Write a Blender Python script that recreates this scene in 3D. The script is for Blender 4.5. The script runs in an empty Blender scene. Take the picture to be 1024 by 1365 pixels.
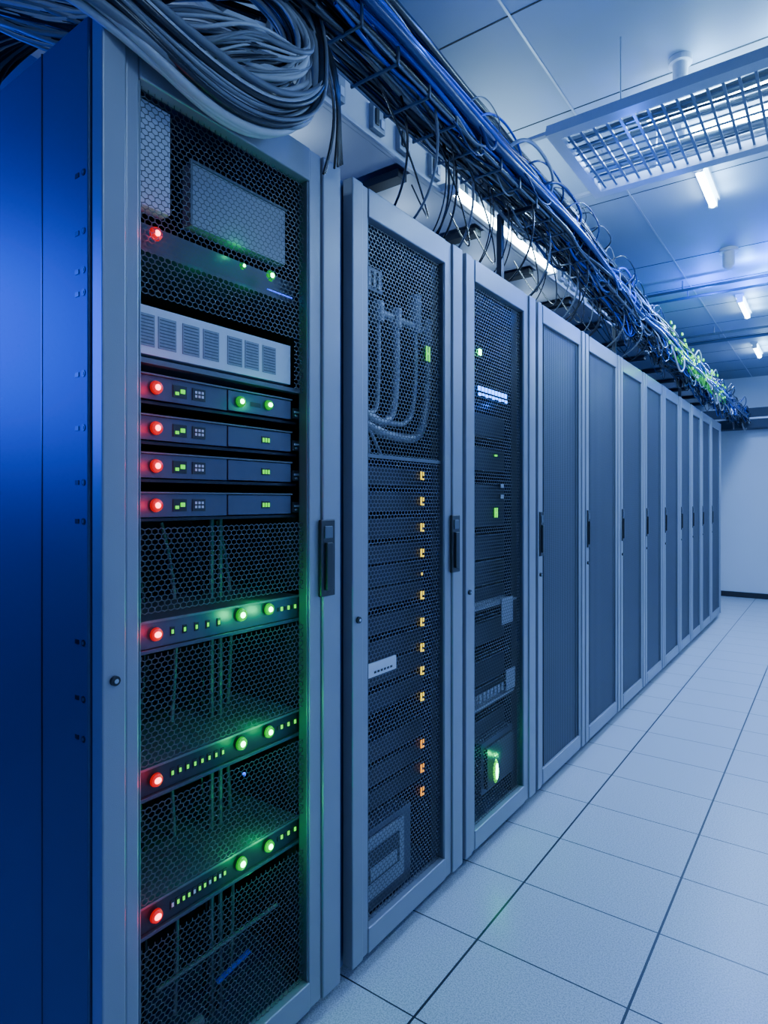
import bpy, math, random
from mathutils import Vector
random.seed(7)
H=1.25; CEIL=2.85; GX=0.414

# ---------------- materials ----------------
def mat(name,col,rough=.5,metal=0.0,emis=None,es=0,noise=0,nscale=40,bump=0,bscale=200,spec=.5):
    m=bpy.data.materials.new(name); m.use_nodes=True
    nt=m.node_tree; b=nt.nodes['Principled BSDF']
    b.inputs['Base Color'].default_value=(*col,1)
    b.inputs['Roughness'].default_value=rough
    b.inputs['Metallic'].default_value=metal
    b.inputs['Specular IOR Level'].default_value=spec
    if emis:
        b.inputs['Emission Color'].default_value=(*emis,1)
        b.inputs['Emission Strength'].default_value=es
    tc=nt.nodes.new('ShaderNodeTexCoord')
    if noise>0:
        n=nt.nodes.new('ShaderNodeTexNoise'); n.inputs['Scale'].default_value=nscale; n.inputs['Detail'].default_value=4
        nt.links.new(tc.outputs['Object'],n.inputs['Vector'])
        r=nt.nodes.new('ShaderNodeMapRange'); r.inputs['To Min'].default_value=1-noise; r.inputs['To Max'].default_value=1+noise
        nt.links.new(n.outputs['Fac'],r.inputs['Value'])
        mx=nt.nodes.new('ShaderNodeVectorMath'); mx.operation='SCALE'; mx.inputs[0].default_value=col
        nt.links.new(r.outputs['Result'],mx.inputs['Scale'])
        nt.links.new(mx.outputs['Vector'],b.inputs['Base Color'])
    if bump>0:
        n=nt.nodes.new('ShaderNodeTexNoise'); n.inputs['Scale'].default_value=bscale
        nt.links.new(tc.outputs['Object'],n.inputs['Vector'])
        bp=nt.nodes.new('ShaderNodeBump'); bp.inputs['Strength'].default_value=bump; bp.inputs['Distance'].default_value=.002
        nt.links.new(n.outputs['Fac'],bp.inputs['Height']); nt.links.new(bp.outputs['Normal'],b.inputs['Normal'])
    return m

M={}
M['frame']=mat('rack_frame_paint',(.28,.30,.345),.40,.35,noise=.06,nscale=6,bump=.08,bscale=600)
M['frame2']=mat('rack_frame_inner',(.10,.12,.15),.45,.4,noise=.06)
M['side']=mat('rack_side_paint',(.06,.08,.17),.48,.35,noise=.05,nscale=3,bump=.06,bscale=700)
M['dark']=mat('interior_black',(.005,.007,.010),.7)
M['black']=mat('black_plastic',(.01,.012,.016),.35,noise=.1)
M['mesh']=mat('mesh_metal',(.080,.095,.105),.4,.6,noise=.1)
M['meshl']=mat('mesh_metal_light',(.12,.135,.17),.4,.6,noise=.1)
M['unit']=mat('server_face',(.075,.085,.13),.35,.6,noise=.12,nscale=20)
M['unitd']=mat('server_face_dark',(.022,.028,.044),.4,.5,noise=.12,nscale=20)
M['white']=mat('panel_lightgrey',(.55,.59,.67),.5,noise=.05)
M['grille']=mat('vent_dark',(.22,.25,.31),.5,noise=.3,nscale=150)
M['chrome']=mat('bright_metal',(.5,.55,.6),.25,.9,noise=.05)
M['beige']=mat('trough_paint',(.52,.53,.54),.5,noise=.05,nscale=5)
M['rail']=mat('tray_rail',(.46,.50,.57),.38,.2,noise=.06)
M['wire']=mat('tray_wire',(.50,.56,.65),.35,.5,noise=.05)
M['wired']=mat('tray_wire_dark',(.17,.20,.26),.35,.5,noise=.05)
M['cwhite']=mat('cable_grey_light',(.40,.42,.44),.42,noise=.1)
M['cgrey']=mat('cable_grey',(.15,.165,.19),.4,noise=.1)
M['cblack']=mat('cable_black',(.010,.012,.018),.26,noise=.1)
M['cnavy']=mat('cable_navy',(.006,.02,.14),.2,noise=.1)
M['cblue']=mat('cable_blue',(.003,.05,.55),.2,noise=.1)
M['cgreen']=mat('cable_green_lit',(.04,.50,.04),.3,noise=.1)  # green light on part of the tray, put into the cable colour
M['baseb']=mat('baseboard_black',(.012,.014,.02),.5)
def led(n,c,s,k=.5): return mat(n,tuple(x*k for x in c),.4,0,c,s)
M['red']=led('led_red',(1,.04,.07),18)
M['redb']=led('led_red_halo',(1,.0,.005),.55,.3)  # dim red emission, painted halo around the LED core
M['green']=led('led_green',(.06,1,.28),30)
M['greenb']=led('led_green_halo',(.0,1,.05),.35,.15)  # dim green emission, painted halo around the LED core
M['greend']=led('led_green_dim',(.10,1,.03),1.2)
M['yellow']=led('led_yellow',(1,.72,.03),1.5)
M['orange']=led('led_orange',(1,.36,.01),1.4)
M['bluew']=led('led_bluewhite',(.03,.20,1),9)
M['blue']=led('led_blue',(.01,.06,1),4)
M['tube']=mat('tube_glow',(.9,.95,1),.5,0,(.55,.84,1),34)

def ribbed():
    m=mat('ribbed_door_panel',(.055,.068,.095),.55,.3); nt=m.node_tree; b=nt.nodes['Principled BSDF']
    tc=nt.nodes.new('ShaderNodeTexCoord')
    w=nt.nodes.new('ShaderNodeTexWave'); w.bands_direction='Y'; w.inputs['Scale'].default_value=22
    nt.links.new(tc.outputs['Object'],w.inputs['Vector'])
    w2=nt.nodes.new('ShaderNodeTexWave'); w2.bands_direction='Z'; w2.inputs['Scale'].default_value=40
    nt.links.new(tc.outputs['Object'],w2.inputs['Vector'])
    mu=nt.nodes.new('ShaderNodeMath'); mu.operation='MULTIPLY'
    nt.links.new(w.outputs['Fac'],mu.inputs[0]); nt.links.new(w2.outputs['Fac'],mu.inputs[1])
    cr=nt.nodes.new('ShaderNodeValToRGB')
    cr.color_ramp.elements[0].color=(.06,.068,.095,1); cr.color_ramp.elements[1].color=(.014,.017,.025,1)
    nt.links.new(mu.outputs[0],cr.inputs['Fac']); nt.links.new(cr.outputs['Color'],b.inputs['Base Color'])
    bp=nt.nodes.new('ShaderNodeBump'); bp.inputs['Strength'].default_value=.4; bp.inputs['Distance'].default_value=.003
    nt.links.new(w.outputs['Fac'],bp.inputs['Height']); nt.links.new(bp.outputs['Normal'],b.inputs['Normal'])
    return m
M['rib']=ribbed()

def floor_mat():
    m=bpy.data.materials.new('floor_tiles'); m.use_nodes=True; nt=m.node_tree; b=nt.nodes['Principled BSDF']; L=nt.links.new
    tc=nt.nodes.new('ShaderNodeTexCoord'); s=nt.nodes.new('ShaderNodeSeparateXYZ'); L(tc.outputs['Object'],s.inputs[0])
    def line(out,off,per,hw):
        a=nt.nodes.new('ShaderNodeMath'); a.operation='ADD'; a.inputs[1].default_value=off+per*50; L(out,a.inputs[0])
        mo=nt.nodes.new('ShaderNodeMath'); mo.operation='PINGPONG'; mo.inputs[1].default_value=per/2; L(a.outputs[0],mo.inputs[0])
        lt=nt.nodes.new('ShaderNodeMath'); lt.operation='LESS_THAN'; lt.inputs[1].default_value=hw; L(mo.outputs[0],lt.inputs[0]); return lt
    l1=line(s.outputs['X'],0,GX,.0034); l2=line(s.outputs['Y'],-1.60,.33,.0022)
    mx=nt.nodes.new('ShaderNodeMath'); mx.operation='MAXIMUM'; L(l1.outputs[0],mx.inputs[0]); L(l2.outputs[0],mx.inputs[1])
    n=nt.nodes.new('ShaderNodeTexNoise'); n.inputs['Scale'].default_value=260; n.inputs['Detail'].default_value=3; L(tc.outputs['Object'],n.inputs['Vector'])
    cr=nt.nodes.new('ShaderNodeValToRGB'); cr.color_ramp.elements[0].position=.38; cr.color_ramp.elements[1].position=.58
    cr.color_ramp.elements[0].color=(.36,.40,.45,1); cr.color_ramp.elements[1].color=(.62,.67,.73,1); L(n.outputs['Fac'],cr.inputs['Fac'])
    mi=nt.nodes.new('ShaderNodeMix'); mi.data_type='RGBA'; L(mx.outputs[0],mi.inputs['Factor']); L(cr.outputs['Color'],mi.inputs['A'])
    mi.inputs['B'].default_value=(.012,.018,.03,1); L(mi.outputs['Result'],b.inputs['Base Color'])
    n2=nt.nodes.new('ShaderNodeTexNoise'); n2.inputs['Scale'].default_value=90; L(tc.outputs['Object'],n2.inputs['Vector'])
    mr=nt.nodes.new('ShaderNodeMapRange'); mr.inputs['To Min'].default_value=.26; mr.inputs['To Max'].default_value=.38; L(n2.outputs['Fac'],mr.inputs['Value']); L(mr.outputs[0],b.inputs['Roughness'])
    return m
M['floor']=floor_mat()
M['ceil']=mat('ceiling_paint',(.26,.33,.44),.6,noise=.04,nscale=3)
M['wall']=mat('wall_paint',(.58,.64,.72),.6,noise=.03,nscale=2,bump=.05)
M['walld']=mat('wall_paint_dark',(.03,.04,.07),.7,noise=.05)

# ---------------- mesh builder ----------------
class MB:
    def __init__(s,origin=(0,0,0)): s.v=[];s.f=[];s.m=[];s.mats=[];s.o=Vector(origin)
    def mi(s,k):
        if k not in s.mats: s.mats.append(k)
        return s.mats.index(k)
    def add(s,vs,fs,k):
        n=len(s.v); s.v+= [tuple(Vector(v)-s.o) for v in vs]; i=s.mi(k)
        for f in fs: s.f.append(tuple(n+a for a in f)); s.m.append(i)
    def box(s,x0,x1,y0,y1,z0,z1,k):
        vs=[(x,y,z) for x in (x0,x1) for y in (y0,y1) for z in (z0,z1)]
        s.add(vs,[(0,1,3,2),(4,6,7,5),(0,4,5,1),(2,3,7,6),(0,2,6,4),(1,5,7,3)],k)
    def cyl(s,p0,p1,r,k,n=12,r2=None):
        p0=Vector(p0);p1=Vector(p1);d=(p1-p0).normalized(); r2=r if r2 is None else r2
        a=d.orthogonal().normalized(); b=d.cross(a)
        vs=[];
        for p,rr in((p0,r),(p1,r2)):
            for i in range(n):
                t=2*math.pi*i/n; vs.append(p+a*math.cos(t)*rr+b*math.sin(t)*rr)
        fs=[(i,(i+1)%n,n+(i+1)%n,n+i) for i in range(n)]+[tuple(range(n))[::-1],tuple(range(n,2*n))]
        s.add(vs,fs,k)
    def ball(s,c,r,k,sx=1,sy=1,sz=1,n=12,m=8):
        vs=[(c[0],c[1],c[2]+r*sz)]
        for j in range(1,m):
            ph=math.pi*j/m
            for i in range(n):
                t=2*math.pi*i/n; vs.append((c[0]+r*sx*math.sin(ph)*math.cos(t),c[1]+r*sy*math.sin(ph)*math.sin(t),c[2]+r*sz*math.cos(ph)))
        vs.append((c[0],c[1],c[2]-r*sz)); fs=[(0,1+i,1+(i+1)%n) for i in range(n)]
        for j in range(m-2):
            for i in range(n):
                a=1+j*n; fs.append((a+i,a+n+i,a+n+(i+1)%n,a+(i+1)%n))
        L=len(vs)-1;a=1+(m-2)*n; fs+=[(L,a+(i+1)%n,a+i) for i in range(n)]
        s.add(vs,fs,k)
    def led(s,x,y,z,r,k,sy=1):
        s.cyl((x-.010,y,z),(x-.004,y,z),r*1.45,k+'b',20,r*1.25); s.ball((x-.003,y,z),r*.62,k,sx=.6,sy=sy)  # glowing disc imitates the LED's halo, bright core in front
    def hexm(s,x,y0,y1,z0,z1,k,R=.0075,t=.0022,st=1.25):
        w=math.sqrt(3)*R*st; hgt=1.5*R; j=0; z=z0
        vs=[];fs=[]
        def seg(a,b):
            dy=b[0]-a[0];dz=b[1]-a[1];l=math.hypot(dy,dz);ny=-dz/l*t/2;nz=dy/l*t/2
            if (a[0]+b[0])/2<y0 or (a[0]+b[0])/2>y1 or max(a[1],b[1])>z1 or min(a[1],b[1])<z0-.001: return
            n=len(vs); vs.extend([(x,a[0]+ny,a[1]+nz),(x,b[0]+ny,b[1]+nz),(x,b[0]-ny,b[1]-nz),(x,a[0]-ny,a[1]-nz)]); fs.append((n,n+1,n+2,n+3))
        while z<z1+R:
            y=y0+(w/2 if j%2 else 0)
            while y<y1+w:
                top=(y,z+R);ur=(y+w/2,z+R/2);lr=(y+w/2,z-R/2);ul=(y-w/2,z+R/2)
                seg(top,ur);seg(ur,lr);seg(ul,top); y+=w
            z+=hgt;j+=1
        s.add(vs,fs,k)
    def build(s,name,parent=None,bevel=0,smooth=False):
        me=bpy.data.meshes.new(name); me.from_pydata(s.v,[],s.f)
        for k in s.mats: me.materials.append(M[k])
        me.polygons.foreach_set('material_index',s.m)
        if smooth: me.polygons.foreach_set('use_smooth',[True]*len(me.polygons))
        me.update()
        o=bpy.data.objects.new(name,me); bpy.context.collection.objects.link(o)
        if parent: o.parent=parent
        else: o.location=s.o
        if bevel>0:
            b=o.modifiers.new('bevel','BEVEL'); b.width=bevel; b.segments=2; b.limit_method='ANGLE'
        return o
def empty(name,loc):
    e=bpy.data.objects.new(name,None); e.location=loc; e.empty_display_size=.1; bpy.context.collection.objects.link(e); return e

def cables(name,lst,origin=(0,0,0),parent=None,res=4,bres=2):
    cu=bpy.data.curves.new(name+'_c','CURVE'); cu.dimensions='3D'; cu.bevel_depth=.01; cu.bevel_resolution=bres; cu.resolution_u=res
    keys=[]
    for pts,r,k in lst:
        if k not in keys: keys.append(k); cu.materials.append(M[k])
        sp=cu.splines.new('NURBS'); sp.points.add(len(pts)-1)
        for p,q in zip(sp.points,pts):
            p.co=(q[0]-origin[0],q[1]-origin[1],q[2]-origin[2],1); p.radius=r/.01
        sp.order_u=min(4,len(pts)); sp.use_endpoint_u=True; sp.material_index=keys.index(k); sp.use_smooth=True
    o=bpy.data.objects.new(name+'_c',cu); bpy.context.collection.objects.link(o)
    dg=bpy.context.evaluated_depsgraph_get(); me=bpy.data.meshes.new_from_object(o.evaluated_get(dg))
    bpy.data.objects.remove(o); me.name=name
    n=bpy.data.objects.new(name,me); bpy.context.collection.objects.link(n)
    if parent: n.parent=parent
    else: n.location=origin
    return n

def light(name,kind,loc,power,col,size=.1,rot=None,sy=None,spread=None):
    l=bpy.data.lights.new(name,kind); l.energy=power; l.color=col
    if kind=='AREA':
        l.shape='RECTANGLE'; l.size=size; l.size_y=sy or size
        if spread: l.spread=spread
    else: l.shadow_soft_size=size
    o=bpy.data.objects.new(name,l); o.location=loc
    if rot: o.rotation_euler=rot
    bpy.context.collection.objects.link(o); return o

# ---------------- room ----------------
X0,X1,Y0,Y1=-3.4,1.7,-1.8,9.3
b=MB(); b.box(X0,X1,Y0,Y1,-.06,0,'floor'); b.build('floor')
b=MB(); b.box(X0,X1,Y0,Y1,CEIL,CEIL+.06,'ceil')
for y in (-.6,.1,.7,1.3,1.91,2.52,3.4,4.5,5.1,5.7,6.3,6.9,7.5,8.1,8.7): b.box(X0,X1,y-.003,y+.003,CEIL-.0015,CEIL,'dark')
for x in (-2.1,.35,1.2): b.box(x-.003,x+.003,Y0,Y1,CEIL-.0015,CEIL,'dark')
b.box(-.874,-.866,Y0,Y1,CEIL-.003,CEIL,'wire')
b.build('ceiling')
b=MB(); b.box(X0,X1,Y1,Y1+.08,0,CEIL,'wall'); b.build('wall_back')
b=MB(); b.box(X0,X1,Y0-.08,Y0,0,CEIL,'wall'); b.build('wall_front')
b=MB(); b.box(X0-.08,X0,Y0,Y1,0,CEIL,'walld'); b.build('wall_left')
b=MB(); b.box(X1,X1+.08,Y0,Y1,0,CEIL,'wall'); b.build('wall_right')
b=MB(); b.box(X0,X1,Y1-.015,Y1,0,.07,'baseb'); b.build('baseboard_back')
b=MB(); b.box(X1-.015,X1,Y0,Y1,0,.07,'baseb'); b.build('baseboard_right')
b=MB(); b.box(X0,X1,Y1-.25,Y1,2.17,2.42,'walld'); b.box(X0,X1,Y1-.26,Y1-.25,2.28,2.30,'rail'); b.build('bulkhead_beam_1')  # dark bulkhead beam in front of the back wall

# ---------------- racks ----------------
F=-1.0; RT=2.085; RB=.04; DEP=.95
def rack_shell(y0,y1,kind,hs):
    e=empty('server_rack',(F,y0,0)); O=(F,y0,0); w=y1-y0
    ls=.075 if kind!='ribbed' else .065; rs=.11 if kind!='ribbed' else .07
    fx=F-.04
    b=MB(O)
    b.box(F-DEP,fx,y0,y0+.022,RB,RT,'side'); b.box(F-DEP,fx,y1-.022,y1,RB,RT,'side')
    b.box(F-DEP,fx,y0+.022,y1-.022,RT-.03,RT,'side'); b.box(F-DEP,fx,y0+.022,y1-.022,RB,RB+.03,'side')
    b.box(F-DEP,F-DEP+.02,y0+.022,y1-.022,RB+.03,RT-.03,'dark')
    b.build('cabinet_shell',e,.003)
    b=MB(O)
    b.box(F-DEP+.02,fx-.01,y0+.0225,y0+.026,RB+.03,RT-.03,'dark'); b.box(F-DEP+.02,fx-.01,y1-.026,y1-.0225,RB+.03,RT-.03,'dark')
    b.box(fx-.06,fx-.03,y0+.03,y0+.09,RB+.03,RT-.03,'unitd'); b.box(fx-.06,fx-.03,y1-.09,y1-.03,RB+.03,RT-.03,'unitd')
    b.build('interior_lining',e)
    b=MB(O)
    for xx in (F-.12,F-DEP+.12):
        for yy in (y0+.06,y1-.06): b.cyl((xx,yy,0),(xx,yy,RB),.025,'black')
    b.box(F-.12,F-.05,y1-.06,y1-.01,.0,RB,'black')
    b.box(F-DEP+.05,F-.10,y0+.03,y1-.03,.012,RB,'dark')
    b.build('levelling_feet',e)
    b=MB(O)
    zt=RT-.08; zb=RB+.075
    b.box(F-.034,F,y0+.003,y0+ls*.62,RB+.01,RT-.004,'frame')
    b.box(F-.034,F-.006,y0+ls*.62+.003,y0+ls,RB+.01,RT-.004,'frame')
    b.box(F-.034,F-.006,y1-rs,y1-rs*.62-.001,RB+.01,RT-.004,'frame')
    b.box(F-.034,F,y1-rs*.62+.001,y1-.003,RB+.01,RT-.004,'frame')
    b.box(F-.034,F-.003,y0+ls,y1-rs,zt,RT-.004,'frame'); b.box(F-.034,F-.003,y0+ls,y1-rs,RB+.01,zb,'frame')
    b.box(F-.036,F-.008,y0+ls,y0+ls+.006,zb,zt,'frame2'); b.box(F-.036,F-.008,y1-rs-.006,y1-rs,zb,zt,'frame2')
    b.build('door_frame',e,.004)
    if hs:
        b=MB(O); c=(y1-.055) if hs=='R' else (y0+.033)
        hw=.026 if hs=='R' else .02
        b.box(F-.004,F+.005,c-hw,c+hw,1.02,1.205,'black'); b.box(F+.004,F+.012,c-hw*.45,c+hw*.45,1.035,1.15,'black'); b.box(F+.004,F+.008,c-hw*.55,c+hw*.55,1.16,1.19,'frame2')
        b.build('door_handle',e,.002)
    b=MB(O)
    b.cyl((F-.002,y0+.024,.943),(F+.006,y0+.024,.943),.0085,'black',16); b.cyl((F+.006,y0+.024,.943),(F+.008,y0+.024,.943),.004,'chrome',12)
    b.build('door_lock',e)
    if kind=='ribbed':
        b=MB(O); b.box(F-.03,F-.014,y0+ls,y1-rs,zb,zt,'rib')
        b.box(F-.014,F-.011,y0+ls+.03,y0+ls+.034,zb,zt,'frame2')
        b.box(F-.014,F-.011,y1-rs-.034,y1-rs-.03,zb,zt,'frame2')
        b.build('perforated_door_panel',e)
    return e,O,ls,rs,zb,zt

# --- rack A ---
y0,y1=.572,1.202
e,O,ls,rs,zb,zt=rack_shell(y0,y1,'mesh','R')
ya,yb=y0+ls,y1-rs
b=MB(O); mx=F-.02
bands=[(zb,.435),(.51,.69),(.762,.968),(1.04,1.205),(1.625,zt)]
for z0,z1 in bands: b.hexm(mx,ya,yb,z0,z1,'mesh',R=.0064,t=.0019)
b.hexm(mx,1.055,yb,1.50,1.625,'mesh',R=.0064,t=.0019)
b.build('door_hex_mesh',e)
UX=F-.05
b=MB(O)
for yy in (230,308,360,390,498,570,643,695,857,932,985):
    z=H+(668-yy)*.0013
    b.cyl((-1.055,y0-.001,z),(-1.055,y0+.002,z),.006,'black',10); b.cyl((-1.055,y0-.0015,z),(-1.055,y0,z),.003,'frame2',8)
    b.box(-1.082,-1.070,y0-.001,y0+.002,z-.004,z+.004,'black')
b.box(-1.2035,-1.20,y0-.001,y0+.001,RB,RT,'black')
b.build('side_panel_screws',e)
b=MB(O)
for k,z in enumerate((1.463,1.387,1.316,1.242)):
    b.box(-1.5,UX+.012,.652,.872,z-.022,z+.022,'unit'); b.box(-1.5,UX+.014,.874,1.06,z-.021,z+.021,'unit')
    b.box(-1.5,UX+.004,.650,1.09,z-.030,z-.024,'unitd')
    b.box(-1.5,UX+.018,.652,1.062,z+.0225,z+.0255,'frame2')
    b.box(UX+.0,UX+.016,1.064,1.088,z-.018,z+.006,'black'); b.box(UX+.016,UX+.020,1.066,1.084,z-.006,z-.001,'chrome'); b.box(UX+.016,UX+.020,1.069,1.076,z-.014,z-.010,'chrome')
    for yy in (.755,.80): b.box(UX+.012,UX+.0135,yy-.016,yy+.016,z-.012,z+.012,'black')
    b.box(UX+.0135,UX+.015,.744,.752,z-.007,z-.001,'greend'); b.box(UX+.0135,UX+.015,.756,.766,z-.003,z+.005,'greend')
    for i in range(3):
        for j in range(2): b.box(UX+.0135,UX+.0145,.790+i*.008,.795+i*.008,z-.006+j*.008,z-.001+j*.008,'white')
    if k: 
        b.box(UX+.014,UX+.0152,.968,.992,z-.008,z+.008,'black')
        for i in range(3): b.box(UX+.0152,UX+.0165,.970+i*.008,.975+i*.008,z-.005,z+.004,'greend')
    else: b.box(UX+.014,UX+.0145,.935,.965,z-.006,z+.004,'black')
b.build('stacked_servers',e,.0012)
b=MB(O); lx=UX+.026
for z in (1.463,1.387,1.316,1.242): b.led(lx,.70,z,.009,'red')
b.led(lx,.905,1.463,.0085,'green'); b.led(lx,.987,1.466,.008,'green',1.2)
for z in (1.0,.727,.472): b.led(lx,.70,z,.009,'red',1.3)
for z in (1.006,.730,.473): b.led(lx,.907,z,.0100,'green'); b.led(lx,.988,z+.001,.0094,'green')
b.led(UX+.032,.695,1.748,.009,'red'); b.led(UX+.032,.905,1.752,.005,'green'); b.led(UX+.032,.987,1.755,.0085,'green')
b.ball((UX,.93,.652),.004,'blue')
b.build('status_leds',e,smooth=True)
b=MB(O)
for q,z in enumerate((1.0,.727,.472)):
    b.box(-1.4,UX+.010,.650,1.09,z-.026,z+.022,'unit' if q==0 else 'unitd'); b.box(-1.4,UX+.016,.650,1.09,z-.034,z-.027,'unit'); b.box(-1.4,UX+.014,.650,1.09,z+.022,z+.027,'frame2')
    n=(5,8,11)[q]
    for i in range(n):
        yy=.735+i*(.14/n)
        b.box(UX+.010,UX+.0115,yy,yy+.010,z-.010,z+.007,'black')
        b.box(UX+.0115,UX+.0125,yy+.002,yy+.007,z-.006,z+.002,'greend' if random.random()<.7 else 'white')
    for i in range(6): 
        yy=1.02+i*.011; b.box(UX+.010,UX+.012,yy,yy+.006,z-.004,z+.005,'greend' if i%2 else 'black')
b.box(-1.4,UX-.002,.650,1.09,1.725,1.772,'unit'); b.box(-1.4,UX+.004,.650,1.09,1.718,1.724,'unit')
b.box(UX-.002,UX+.0,1.0,1.08,1.733,1.735,'blue')
b.build('network_switches',e,.001)
b=MB(O)
b.box(-1.3,UX+.018,.645,1.055,1.522,1.612,'white')
for i,yy in enumerate((.656,.703,.757,.806,.868,.916,.967,1.010)):
    if i==7: continue
    b.box(UX+.018,UX+.0195,yy,yy+.040,1.537,1.597,'grille')
    for j in range(9): b.box(UX+.0195,UX+.0205,yy+.003,yy+.037,1.541+j*.0062,1.5430+j*.0062,'frame2')
b.box(UX,UX+.02,.645,1.09,1.505,1.515,'frame2')
b.build('vented_blank_panel',e,.0015)
b=MB(O)
b.box(-1.07,-1.04,.647,.735,1.80,1.995,'white'); b.box(-1.07,-1.04,.785,1.045,1.80,1.925,'frame')
b.box(-1.04,-1.037,.78,1.05,1.925,1.93,'frame2'); b.box(-1.04,-1.037,.78,.785,1.80,1.925,'frame2')
b.box(-1.4,-1.39,.64,1.09,RB+.05,1.2,'dark')
for yy in (.93,.955): b.cyl((-1.16,yy,RB+.03),(-1.16,yy,1.21),.0055,'frame2',8)
b.cyl((-1.13,.92,.165),(-1.11,1.0,.20),.006,'cblue',10); b.cyl((-1.16,.68,.10),(-1.10,.86,.14),.010,'cgrey',10)
b.cyl((-1.18,.80,.20),(-1.10,1.08,.27),.005,'cgrey',8)
b.build('fan_boxes_and_posts',e)
lst=[]
for i in range(5):
    yy=.7+i*.08; lst.append(([(-1.25,yy,1.2),(-1.2,yy+.03,1.0),(-1.22,yy-.03,.7),(-1.2,yy+.02,.4),(-1.2,yy,.1)],.005,'cblack' if i%2 else 'cgrey'))
cables('internal_cables',lst,O,e)
for z in (1.0,.727,.472):
    for yl in (.907,.988,): light('led_glow','POINT',(F+.010,yl,z),.22,(0,1,.20),.004)
    light('led_glow','POINT',(F-.035,.95,z-.06),.12,(0,1,.22),.006); light('led_glow','POINT',(F-.035,.95,z+.055),.14,(0,1,.22),.006)
light('led_glow','POINT',(F-.030,.93,1.70),.12,(0,1,.22),.004); light('led_glow','POINT',(F-.030,.80,1.70),.09,(0,1,.22),.004); light('led_glow','POINT',(F-.030,.9,1.785),.07,(0,1,.22),.004)
light('led_glow','POINT',(F+.01,.95,1.465),.08,(0,1,.22),.004)
for z in (1.748,1.463,1.387,1.316,1.242,1.0,.727,.472): light('led_glow','POINT',(F+.005,.70,z),.06,(1,.0,.008),.004)

# --- rack B ---
y0,y1=1.245,1.832
e,O,ls,rs,zb,zt=rack_shell(y0,y1,'mesh','R'); ya,yb=y0+ls,y1-rs
b=MB(O); b.hexm(F-.02,ya,yb,zb,1.372,'meshl',R=.0072,t=.0028); b.hexm(F-.02,ya,yb,1.376,zt,'mesh',R=.0072,t=.0028)
b.box(F-.026,F-.017,ya,yb,1.368,1.378,'frame2'); b.build('door_hex_mesh',e)
b=MB(O)
zs=(1.327,1.25,1.171,1.094,1.03,.966,.885,.808,.738,.659,.517,.443,.373)
for i,z in enumerate(zs):
    b.box(-1.6,-1.10,ya-.02,yb+.02,z-.03,z+.026,'unitd')
b.build('blade_servers',e,.001)
b=MB(O)
for i,z in enumerate(zs):
    k='yellow' if i<10 else 'orange'; y=1.60; x=F-.012
    if i!=4:
        b.box(x-.002,x,y-.009,y-.003,z-.012,z+.012,k); b.box(x-.002,x,y+.004,y+.009,z-.0,z+.011,k); b.box(x-.002,x,y+.001,y+.009,z-.013,z-.008,k)
    else: b.box(x-.002,x,y-.005,y+.001,z-.004,z+.004,k)
b.box(F-.016,F-.014,1.625,1.632,1.68,1.725,'greend'); b.box(F-.016,F-.014,1.640,1.647,1.68,1.725,'greend'); b.box(F-.016,F-.014,1.632,1.64,1.70,1.706,'greend')
b.build('status_leds',e)
b=MB(O)
b.box(F-.018,F-.012,1.33,1.46,.775,.812,'white')
for i in range(6): b.box(F-.012,F-.0115,1.355+i*.015,1.365+i*.015,.783,.789,'black')
b.build('asset_label',e)
b=MB(O)
b.box(-1.3,-1.055,1.30,1.60,.10,.33,'unit'); b.box(-1.055,-1.045,1.32,1.55,.14,.31,'frame'); b.box(-1.045,-1.04,1.35,1.52,.19,.28,'unitd'); b.box(-1.045,-1.035,1.37,1.50,.20,.235,'frame')
b.build('power_supply',e,.006)
b=MB(O)
b.box(-1.3,-1.09,1.32,1.50,1.86,1.93,'unit'); 
for i in range(7): b.box(-1.09,-1.085,1.33+i*.024,1.342+i*.024,1.87,1.92,'frame')
b.cyl((-1.08,1.44,1.80),(-1.08,1.74,1.80),.013,'frame'); b.cyl((-1.08,1.66,1.78),(-1.08,1.66,1.90),.022,'frame'); b.cyl((-1.08,1.735,1.70),(-1.08,1.735,1.84),.016,'frame')
for yy in (1.46,1.55,1.735): b.cyl((-1.08,yy,1.77),(-1.08,yy,1.83),.022,'frame')
b.build('coolant_manifold',e,.002)
lst=[]
for i,(yt,yb2,zb2) in enumerate(((1.735,1.62,1.46),(1.66,1.56,1.50),(1.55,1.48,1.50),(1.46,1.42,1.52))):
    lst.append(([(-1.08,yt,1.80),(-1.08,yt+.01,1.70),(-1.08,yt,1.56),(-1.08,(yt+yb2)/2+.02,zb2),(-1.08,yb2,zb2-.03),(-1.08,1.38,zb2),(-1.1,1.33,zb2+.06)],(.014,.008,.013,.008)[i],'frame'))
lst.append(([(-1.09,1.34,1.55),(-1.08,1.38,1.50),(-1.08,1.44,1.44),(-1.08,1.48,1.385)],.005,'frame'))
lst.append(([(-1.09,1.36,1.55),(-1.08,1.40,1.48),(-1.08,1.42,1.44),(-1.08,1.42,1.385)],.005,'frame'))
cables('coolant_hoses',lst,O,e,res=8,bres=3)

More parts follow.
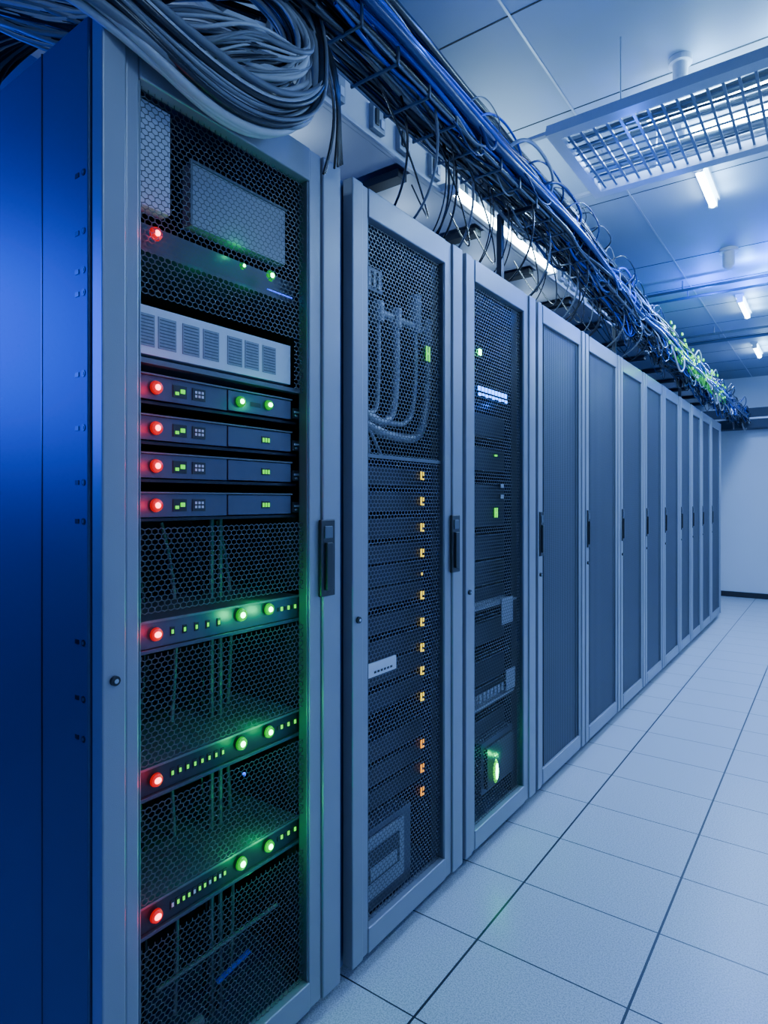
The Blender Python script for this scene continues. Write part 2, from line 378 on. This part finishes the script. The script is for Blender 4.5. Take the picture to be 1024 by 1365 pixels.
# --- rack C ---
y0,y1=1.85,2.455
e,O,ls,rs,zb,zt=rack_shell(y0,y1,'mesh',None); ya,yb=y0+ls,y1-rs
b=MB(O); b.hexm(F-.02,ya,yb,zb,zt,'mesh',R=.0078,t=.0028); b.build('door_hex_mesh',e)
b=MB(O)
for z in (1.55,1.42,1.28,1.20,1.08,.98,.88,.75,.60,.50,.38): b.box(-1.6,-1.10,ya-.02,yb+.02,z-.05,z+.035,'unitd')
b.build('server_units',e,.001)
b=MB(O); x=F-.014
for i in range(9):
    yy=1.97+i*.027; b.box(x-.003,x,yy,yy+.016,1.640,1.655,'bluew'); b.box(x-.003,x,yy+.004,yy+.02,1.622+.003*(i%2),1.632,'bluew')
b.box(x-.003,x,1.975,1.992,1.765,1.785,'green'); b.box(x-.003,x,2.10,2.108,1.19,1.225,'greend');b.box(x-.003,x,2.116,2.124,1.19,1.225,'greend'); b.box(x-.003,x,2.108,2.116,1.205,1.21,'greend'); b.box(x-.003,x,2.10,2.12,1.415,1.421,'greend')
for z in (1.26,1.30): b.box(x-.003,x,2.15,2.175,z,z+.014,'frame')
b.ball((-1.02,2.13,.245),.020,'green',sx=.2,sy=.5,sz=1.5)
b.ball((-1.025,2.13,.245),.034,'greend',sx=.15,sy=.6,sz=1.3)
b.build('status_leds',e)
b=MB(O)
b.box(-1.2,-1.05,2.06,2.33,.17,.36,'unit'); b.box(-1.05,-1.035,2.08,2.31,.19,.34,'black')
b.box(-1.3,-1.03,1.95,2.33,.86,.868,'frame'); b.box(-1.028,-1.024,2.18,2.28,.78,.88,'frame'); b.box(-1.028,-1.024,2.22,2.30,.52,.60,'frame'); b.box(-1.3,-1.028,1.97,2.30,.505,.512,'frame')
for i in range(7): b.box(-1.03,-1.026,2.0+i*.03,2.018+i*.03,.53,.56,'frame')
b.build('shelves_and_labels',e,.001)
light('led_glow','POINT',(-1.01,2.14,.30),.25,(0,1,.2),.006); light('led_glow','POINT',(-1.0,2.08,1.60),.16,(.01,.12,1),.006); light('led_glow','POINT',(-1.03,2.02,1.73),.04,(.1,1,.3),.006)

bd=[2.475,3.09,3.715,4.29,4.845,5.43,5.92,6.42,6.97,7.6]
for a,c in zip(bd[:-1],bd[1:]): rack_shell(a,c-.012,'ribbed','L')

# ---------------- overhead row tray ----------------
TX=-.97; TZ=2.27
e=empty('overhead_cable_tray',(TX,4.5,TZ)); O=(TX,4.5,TZ)
def zoff(y): return .085*max(0,min(1,(3.7-y)/1.1)) + .02*max(0,min(1,(1.5-y)/.5)) - .03*max(0,min(1,(y-4)/2))
b=MB(O)
for x in (TX-.07,TX+.07):
    ys=[.95+i*.4 for i in range(21)]
    for a,c in zip(ys[:-1],ys[1:]): b.cyl((x,a,TZ+zoff(a)-.004),(x,c,TZ+zoff(c)-.004),.004,'wired',6)
y=1.0
while y<8.9:
    b.box(TX-.075,TX+.075,y-.003,y+.003,TZ+zoff(y)-.012,TZ+zoff(y)-.006,'wired')
    for x in (TX-.075,TX+.075): b.box(x-.003,x+.003,y-.003,y+.003,TZ+zoff(y)-.012,TZ+zoff(y)+.05,'wired')
    y+=.15
for y in (2.2,3.72,5.6): b.box(-1.05,-1.03,y-.012,y+.012,RT,TZ+zoff(y)-.01,'unitd'); b.box(-1.05,TX+.08,y-.01,y+.01,TZ+zoff(y)-.024,TZ+zoff(y)-.012,'unitd')
b.build('ladder_rails',e)
lst=[]
cols=['cblack']*16+['cnavy']*10+['cgrey']*6+['cblue']*5+['cwhite']*2
for i in range(64):
    bx=TX+random.uniform(-.075,.08); bz=.006+random.random()**1.1*.13; pts=[]; y=.9+random.uniform(-.1,.3); px=bx;pz=bz
    ampl=random.choice([.01,.02,.03,.04])
    while y<9.25:
        px=bx+(px-bx)*.6+random.uniform(-1,1)*ampl; pz=bz+(pz-bz)*.6+random.uniform(-1,1)*ampl*(1+.5*(y>3))
        pts.append((px,y,TZ+zoff(y)+max(-.005,pz))); y+=random.uniform(.13,.26)
    lst.append((pts,random.choice([.0035,.005,.007,.009]),random.choice(cols)))
for k,(bx,bz,c,r) in enumerate(((.085,.06,'cblue',.009),(.09,.03,'cnavy',.014),(.07,.12,'cblack',.014),(.0,.14,'cnavy',.018),(-.03,.15,'cblack',.012),(.06,.0,'cblack',.010))):
    pts=[];y=.95
    while y<9.25: pts.append((TX+bx+random.uniform(-.012,.012),y,TZ+zoff(y)+bz+random.uniform(-.015,.015))); y+=.35
    lst.append((pts,r,c))
cables('tray_cables',lst,O,e,res=3,bres=2)
lst=[]
for i in range(330):
    y=1.4+7.4*random.random()**.85; far=y>3.0
    L=random.uniform(.12,.5); x=TX+random.uniform(-.08,.09); sag=random.uniform(.01,.09)*(1.4 if far else .8)
    z0=TZ+zoff(y); zt2=z0+random.uniform(.02,.13); dx=random.uniform(-.01,.05)
    c=random.choice(['cblack','cblack','cblack','cblack','cnavy','cnavy','cnavy','cgrey','cwhite','cblue'])
    up=random.random()<.42
    zz=z0+.12+sag*.7 if up else z0-sag
    zz=max(zz,RT+.02)
    lst.append(([(x-.04,y,zt2),(x+dx,y+.05*L,(zt2+zz)/2),(x+dx,y+.3*L,zz),(x+dx,y+.7*L,zz),(x+dx,y+.95*L,(zt2+zz)/2),(x-.04,y+L,zt2)],random.choice([.002,.003,.004,.006]),c))
for i in range(80):
    y=random.uniform(4.3,6.8); L=random.uniform(.03,.25); z0=TZ+zoff(y); lst.append(([(-1,y,z0+.12),(-.9,y+.05,z0+.14),(-.865,y+.1+L/2,z0+.05+random.uniform(-.03,.06)),(-.9,y+.12+L,z0-.03)],random.choice([.003,.004,.008]),'cgreen'))
y=2.6
while y<9:
    z0=TZ+zoff(y)
    lst.append(([(TX+.05,y,z0-.02),(TX+.105,y,z0+.05),(TX+.09,y+.01,z0+.13),(TX,y+.02,z0+.18),(TX-.09,y+.03,z0+.13)],.0035,random.choice(['cblack','cnavy','cblue','cgreen' if 4.9<y<6 else 'cgrey'])))
    y+=random.uniform(.1,.22)
for i in range(26):
    y=random.uniform(1.25,4.2); x=random.uniform(-1.06,-.94); z0=TZ+zoff(y)
    lst.append(([(x+.03,y,z0+.05),(x+.05,y+.02,z0-.05),(x+.02,y+.05,2.16),(x-.10,y+.1,RT+.014),(x-.22,y+.16,RT+.010)],random.choice([.0025,.004]),random.choice(['cblack','cgrey','cblack'])))
for i in range(10):
    y=1.3+i*.28+random.uniform(-.1,.1); lst.append(([(-.97,y,2.36),(-.93,y+.1,2.20),(-1.0,y+.3,2.13),(-1.1,y+.5,2.16),(-1.25,y+.6,2.40)],.003,'cblack'))
cables('loose_cables',lst,O,e,res=5,bres=1)
b=MB(O)
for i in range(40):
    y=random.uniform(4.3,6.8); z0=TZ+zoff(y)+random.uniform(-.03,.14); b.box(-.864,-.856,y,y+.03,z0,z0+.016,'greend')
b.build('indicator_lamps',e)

lst=[]
for i in range(46):
    a=random.uniform(-1,1); c=random.uniform(-1,1); dx=.022*a; dz=.045*c
    k=random.choice(['cgrey','cgrey','cwhite','cblack','cwhite'])
    r=random.choice([.003,.004,.006,.007,.009])
    ze=random.uniform(2.42,2.64); sg=random.uniform(0,.07)
    lst.append(([(-1.55+random.uniform(-.3,.3),.42+.1*a,2.30+random.uniform(-.05,.3)),(-1.15,.44+.04*c,2.20+dz),(-1.0+dx,.50,2.13+dz),(-.965+dx*.6,.62,2.085+dz-sg*.3),
      (-.955+dx*.6,.78,2.065+dz-sg),(-.95+dx*.6,.93,2.065+dz*.8-sg*.6),(-.955+dx,1.04+.03*a,2.13+dz),(-.97+dx,1.09+.03*c,2.26),(-1.0+dx,1.08+.04*a,2.40),(-1.05+dx,1.0+.1*c,ze),(-1.1,.85+.3*c,ze+.05)],r,k))
for i in range(54):
    a=random.uniform(-1,1); c=random.uniform(-1,1); q=random.uniform(0,1)
    k=random.choice(['cgrey','cwhite','cblack','cgrey','cblack'])
    lst.append(([(-1.3,.70+.15*a,2.50+.1*c),(-1.1,.88+.08*a,2.44+.06*c),(-1.0+.03*a,1.0+.06*c,2.36),(-.96+.02*a,1.05+.03*c,2.24),(-.96+.02*c,.99+.03*a-.14*q,2.13+.05*c+.06*q),(-1.0+.02*c,.84-.10*q,2.11+.06*a+.05*q),(-1.1,.68,2.14+.07*c),(-1.3,.58,2.2+.07*a),(-1.5,.5,2.3)],random.choice([.0025,.003,.004,.006]),k))
for i in range(10):
    a=random.uniform(-1,1)
    lst.append(([(-1.05,1.0,2.42),(-.98,1.08+.03*a,2.38),(-.95,1.12+.03*a,2.25),(-.955,1.14,2.15),(-.96,1.12+.04*a,2.03+.03*a)],.003,'cblack'))
lst.append(([(-1.0,1.15,2.42),(-.98,1.35,2.52),(-.98,1.6,2.55),(-.99,1.8,2.50),(-1.0,1.9,2.42)],.004,'cblack'))
for i in range(40):
    a=random.uniform(-1,1); c=random.uniform(-1,1)
    lst.append(([(-2.6,.5+.4*a,2.4+.15*c),(-2.0,.55+.3*a,2.25+.1*c),(-1.6,.6+.15*c,2.28+.1*a),(-1.3,.72+.15*a,2.36+.08*c),(-1.1,.95+.1*c,2.42+.04*a)],random.choice([.003,.005,.008]),random.choice(['cblack','cgrey','cblack','cblack','cblack'])))
cables('draped_cables',lst,O,e,res=6,bres=2)

# power trough behind
TF=-1.30
b=MB(O)
b.box(TF-.015,TF,.70,9.0,2.50,2.66,'beige'); b.box(-1.85,TF-.015,.70,9.0,2.645,2.66,'beige')
y=.70
while y<8.9:
    b.box(-1.83,TF-.015,y+.05,min(y+.58,9.0),2.50,2.515,'beige'); b.box(-1.83,TF-.03,y-.01,y+.05,2.47,2.50,'dark'); y+=.62  # near-black ribs: shade between the underside panels put into the colour
b.box(TF,TF+.010,.70,9.0,2.50,2.512,'rail'); b.box(TF,TF+.010,.70,9.0,2.648,2.66,'rail')
y=.75
while y<8.9:
    b.box(TF,TF+.02,y,y+.07,2.53,2.62,'frame'); b.box(TF+.02,TF+.025,y+.01,y+.03,2.545,2.60,'black'); b.box(TF+.02,TF+.025,y+.04,y+.06,2.545,2.575,'white')
    y+=random.choice([.1,.1,.16,.22])
for y in (1.2,2.8,4.4,6.0,7.6):
    for x in (TF-.05,-1.8): b.cyl((x,y,2.66),(x,y,CEIL),.005,'wire',8)
b.build('power_trough',e,.002)
b=MB(O); b.cyl((TF+.05,2.22,2.51),(TF+.05,3.30,2.51),.016,'tube',12); b.box(TF,TF+.03,2.18,3.34,2.50,2.53,'beige')
for yy in (2.2,3.3): b.box(TF+.02,TF+.07,yy,yy+.02,2.49,2.53,'beige')
b.build('fluorescent_tube',e)

# ---------------- cross aisle wire tray ----------------
e=empty('wire_mesh_cable_tray',(.3,2.5,2.62)); O=(.3,2.5,2.62)
b=MB(O)
for y in (2.20,2.735): b.box(-.86,1.69,y,y+.05,2.585,2.612,'rail'); b.box(-.86,1.69,y+.006,y+.03,2.612,2.625,'rail')
b.box(-.86,-.82,2.25,2.735,2.585,2.612,'rail')
y=2.275
while y<2.73: b.box(-.82,1.69,y-.003,y+.003,2.604,2.610,'wired'); y+=.052
x=-.80
while x<1.68: b.box(x-.0045,x+.0045,2.25,2.735,2.596,2.604,'wired'); x+=.046
for x in (-.6,.5,1.5):
    for y in (2.225,2.76): b.cyl((x,y,2.625),(x,y,CEIL),.0025,'wire',8)
for y in (2.225,2.76): b.box(-1.09,-.86,y-.01,y+.01,2.60,2.612,'rail')
b.build('tray_frame',e)
lst=[]
for i in range(9):
    yb3=random.uniform(2.28,2.70); r=random.choice([.005,.008,.01]); pts=[]; x=-.82
    while x<1.68: pts.append((x,yb3+random.uniform(-.02,.02),2.612+r+random.uniform(0,.012))); x+=.2
    lst.append((pts,r,random.choice(['cwhite','cwhite','cgrey','cwhite'])))
cables('tray_cables',lst,O,e,res=4,bres=1)

# ---------------- ceiling fixtures ----------------
tubes=[(-.52,3.24,3.66),(-.60,5.55,6.05),(-.66,7.3,7.8),(.75,.0,1.0),(.75,3.6,4.6),(.75,5.6,6.6)]  # tubes at positive x are unseen, added to fill the aisle
CB=(.28,.49,1.0); CU=(.30,.66,1)
def tube(x,a,c,z=CEIL):
    e=empty('ceiling_tube_light',(x,(a+c)/2,z)); b=MB((x,(a+c)/2,z))
    b.box(x-.03,x+.03,a-.03,c+.03,z-.02,z,'white'); b.box(x-.02,x+.02,a-.02,a,z-.06,z-.02,'white'); b.box(x-.02,x+.02,c,c+.02,z-.06,z-.02,'white')
    b.cyl((x,a,z-.048),(x,c,z-.048),.017,'tube',14); b.build('fixture',e)
for t in tubes: tube(*t)
for (xa,xc,y) in ((-.62,.10,2.70),(.2,.9,2.70),(-.50,.25,2.92)):
    e=empty('ceiling_tube_light',((xa+xc)/2,y,CEIL)); b=MB(((xa+xc)/2,y,CEIL))
    b.box(xa-.03,xc+.03,y-.03,y+.03,CEIL-.02,CEIL,'white'); b.box(xa-.02,xa,y-.02,y+.02,CEIL-.06,CEIL-.02,'white'); b.box(xc,xc+.02,y-.02,y+.02,CEIL-.06,CEIL-.02,'white')
    b.cyl((xa,y,CEIL-.048),(xc,y,CEIL-.048),.02,'tube',14); b.build('fixture',e)
for (x,y,k) in ((-.455,2.46,.8),(-.55,4.5,1.1)):
    b=MB((x,y,CEIL)); b.cyl((x,y,CEIL-.02),(x,y,CEIL),.05*k,'white',24); b.cyl((x,y,CEIL-.085*k),(x,y,CEIL-.02),.032*k,'white',24); b.ball((x,y,CEIL-.085*k),.032*k,'white',n=20,m=10); b.build('smoke_detector')
for (y,z,r) in ((4.95,2.78,.010),(5.15,2.78,.010),(6.4,2.78,.010),(6.7,2.78,.016)):
    b=MB((0,y,z)); b.cyl((X0+.01,y,z),(X1-.01,y,z),r,'frame2',10)
    for x in (-2,-.9,.3,1.3): b.cyl((x,y,z),(x,y,CEIL),.005,'wired',8)
    b.build('ceiling_conduit')

for (x,a,c),p in zip(tubes,(18,34,38,16,24,32)):
    light('tube_lamp','AREA',(x,(a+c)/2,CEIL-.10),p,CB,.12,(0,0,0),sy=(c-a))
    if x<0:
        for yy in (a+.05,(a+c)/2,c-.05): light('ceiling_uplight','POINT',(x+.07,yy,CEIL-.07),p*.07,CU,.006)
light('tray_lamp','AREA',(-.1,2.75,CEIL-.11),34,(.32,.55,1),1.3,(0,0,0),sy=.25)
for x in (-.45,-.1,.3,.6):
    light('ceiling_uplight','POINT',(x,2.80,CEIL-.08),1.8,CU,.006)
for x in (-.38,-.15,.1,.4): light('ceiling_uplight','POINT',(x,2.50,CEIL-.08),1.6,CU,.006)  # added to brighten the ceiling near the wire tray, no tube there
light('ceiling_uplight','POINT',(-.47,4.75,CEIL-.06),3.0,(.15,.55,1),.006)  # this and the next: uplights added for a bright ceiling patch, no tube
light('ceiling_uplight','POINT',(-.40,5.05,CEIL-.06),2.5,(.05,.35,1),.006)
for x,y in ((-.75,5.0),(-.5,5.3),(-.35,4.8)): light('blue_wash','POINT',(x,y,2.72),18,(.0,.08,1),.01)
light('green_wash','POINT',(-.78,5.3,2.34),4.0,(.15,1,.04),.01)
light('trough_fill','POINT',(TF+.11,2.7,2.50),4,(.40,.72,1),.01)
for y in (.9,1.5,2.2,2.9,3.6): light('trough_fill','POINT',(-1.5,y,2.36),1.5,(.42,.66,1),.03)  # hidden fill lights added to brighten the trough underside
light('blue_side_lamp','AREA',(-2.7,-.2,1.9),44,(.01,.07,1),.6,(math.radians(75),0,math.radians(-40)),sy=.8)
light('blue_tray_lamp','POINT',(-.7,1.6,2.6),3,(.02,.13,1),.01)
for y in (2.6,3.4,4.6,6.4,7.8): light('blue_tray_lamp','POINT',(-.66,y,2.42),4.0,(.01,.13,1),.01)

w=bpy.data.worlds.new('world'); bpy.context.scene.world=w; w.use_nodes=True
w.node_tree.nodes['Background'].inputs[0].default_value=(.05,.12,.35,1); w.node_tree.nodes['Background'].inputs[1].default_value=.3

# ---------------- camera ----------------
cd=bpy.data.cameras.new('camera'); cam=bpy.data.objects.new('camera',cd); bpy.context.collection.objects.link(cam)
cam.location=(0,0,H); cam.rotation_euler=(math.radians(90),0,math.radians(35.85))
cd.sensor_fit='VERTICAL'; cd.sensor_height=36; cd.lens=833/1365*36; cd.shift_y=-14.5/1365; cd.clip_start=.02
bpy.context.scene.camera=cam
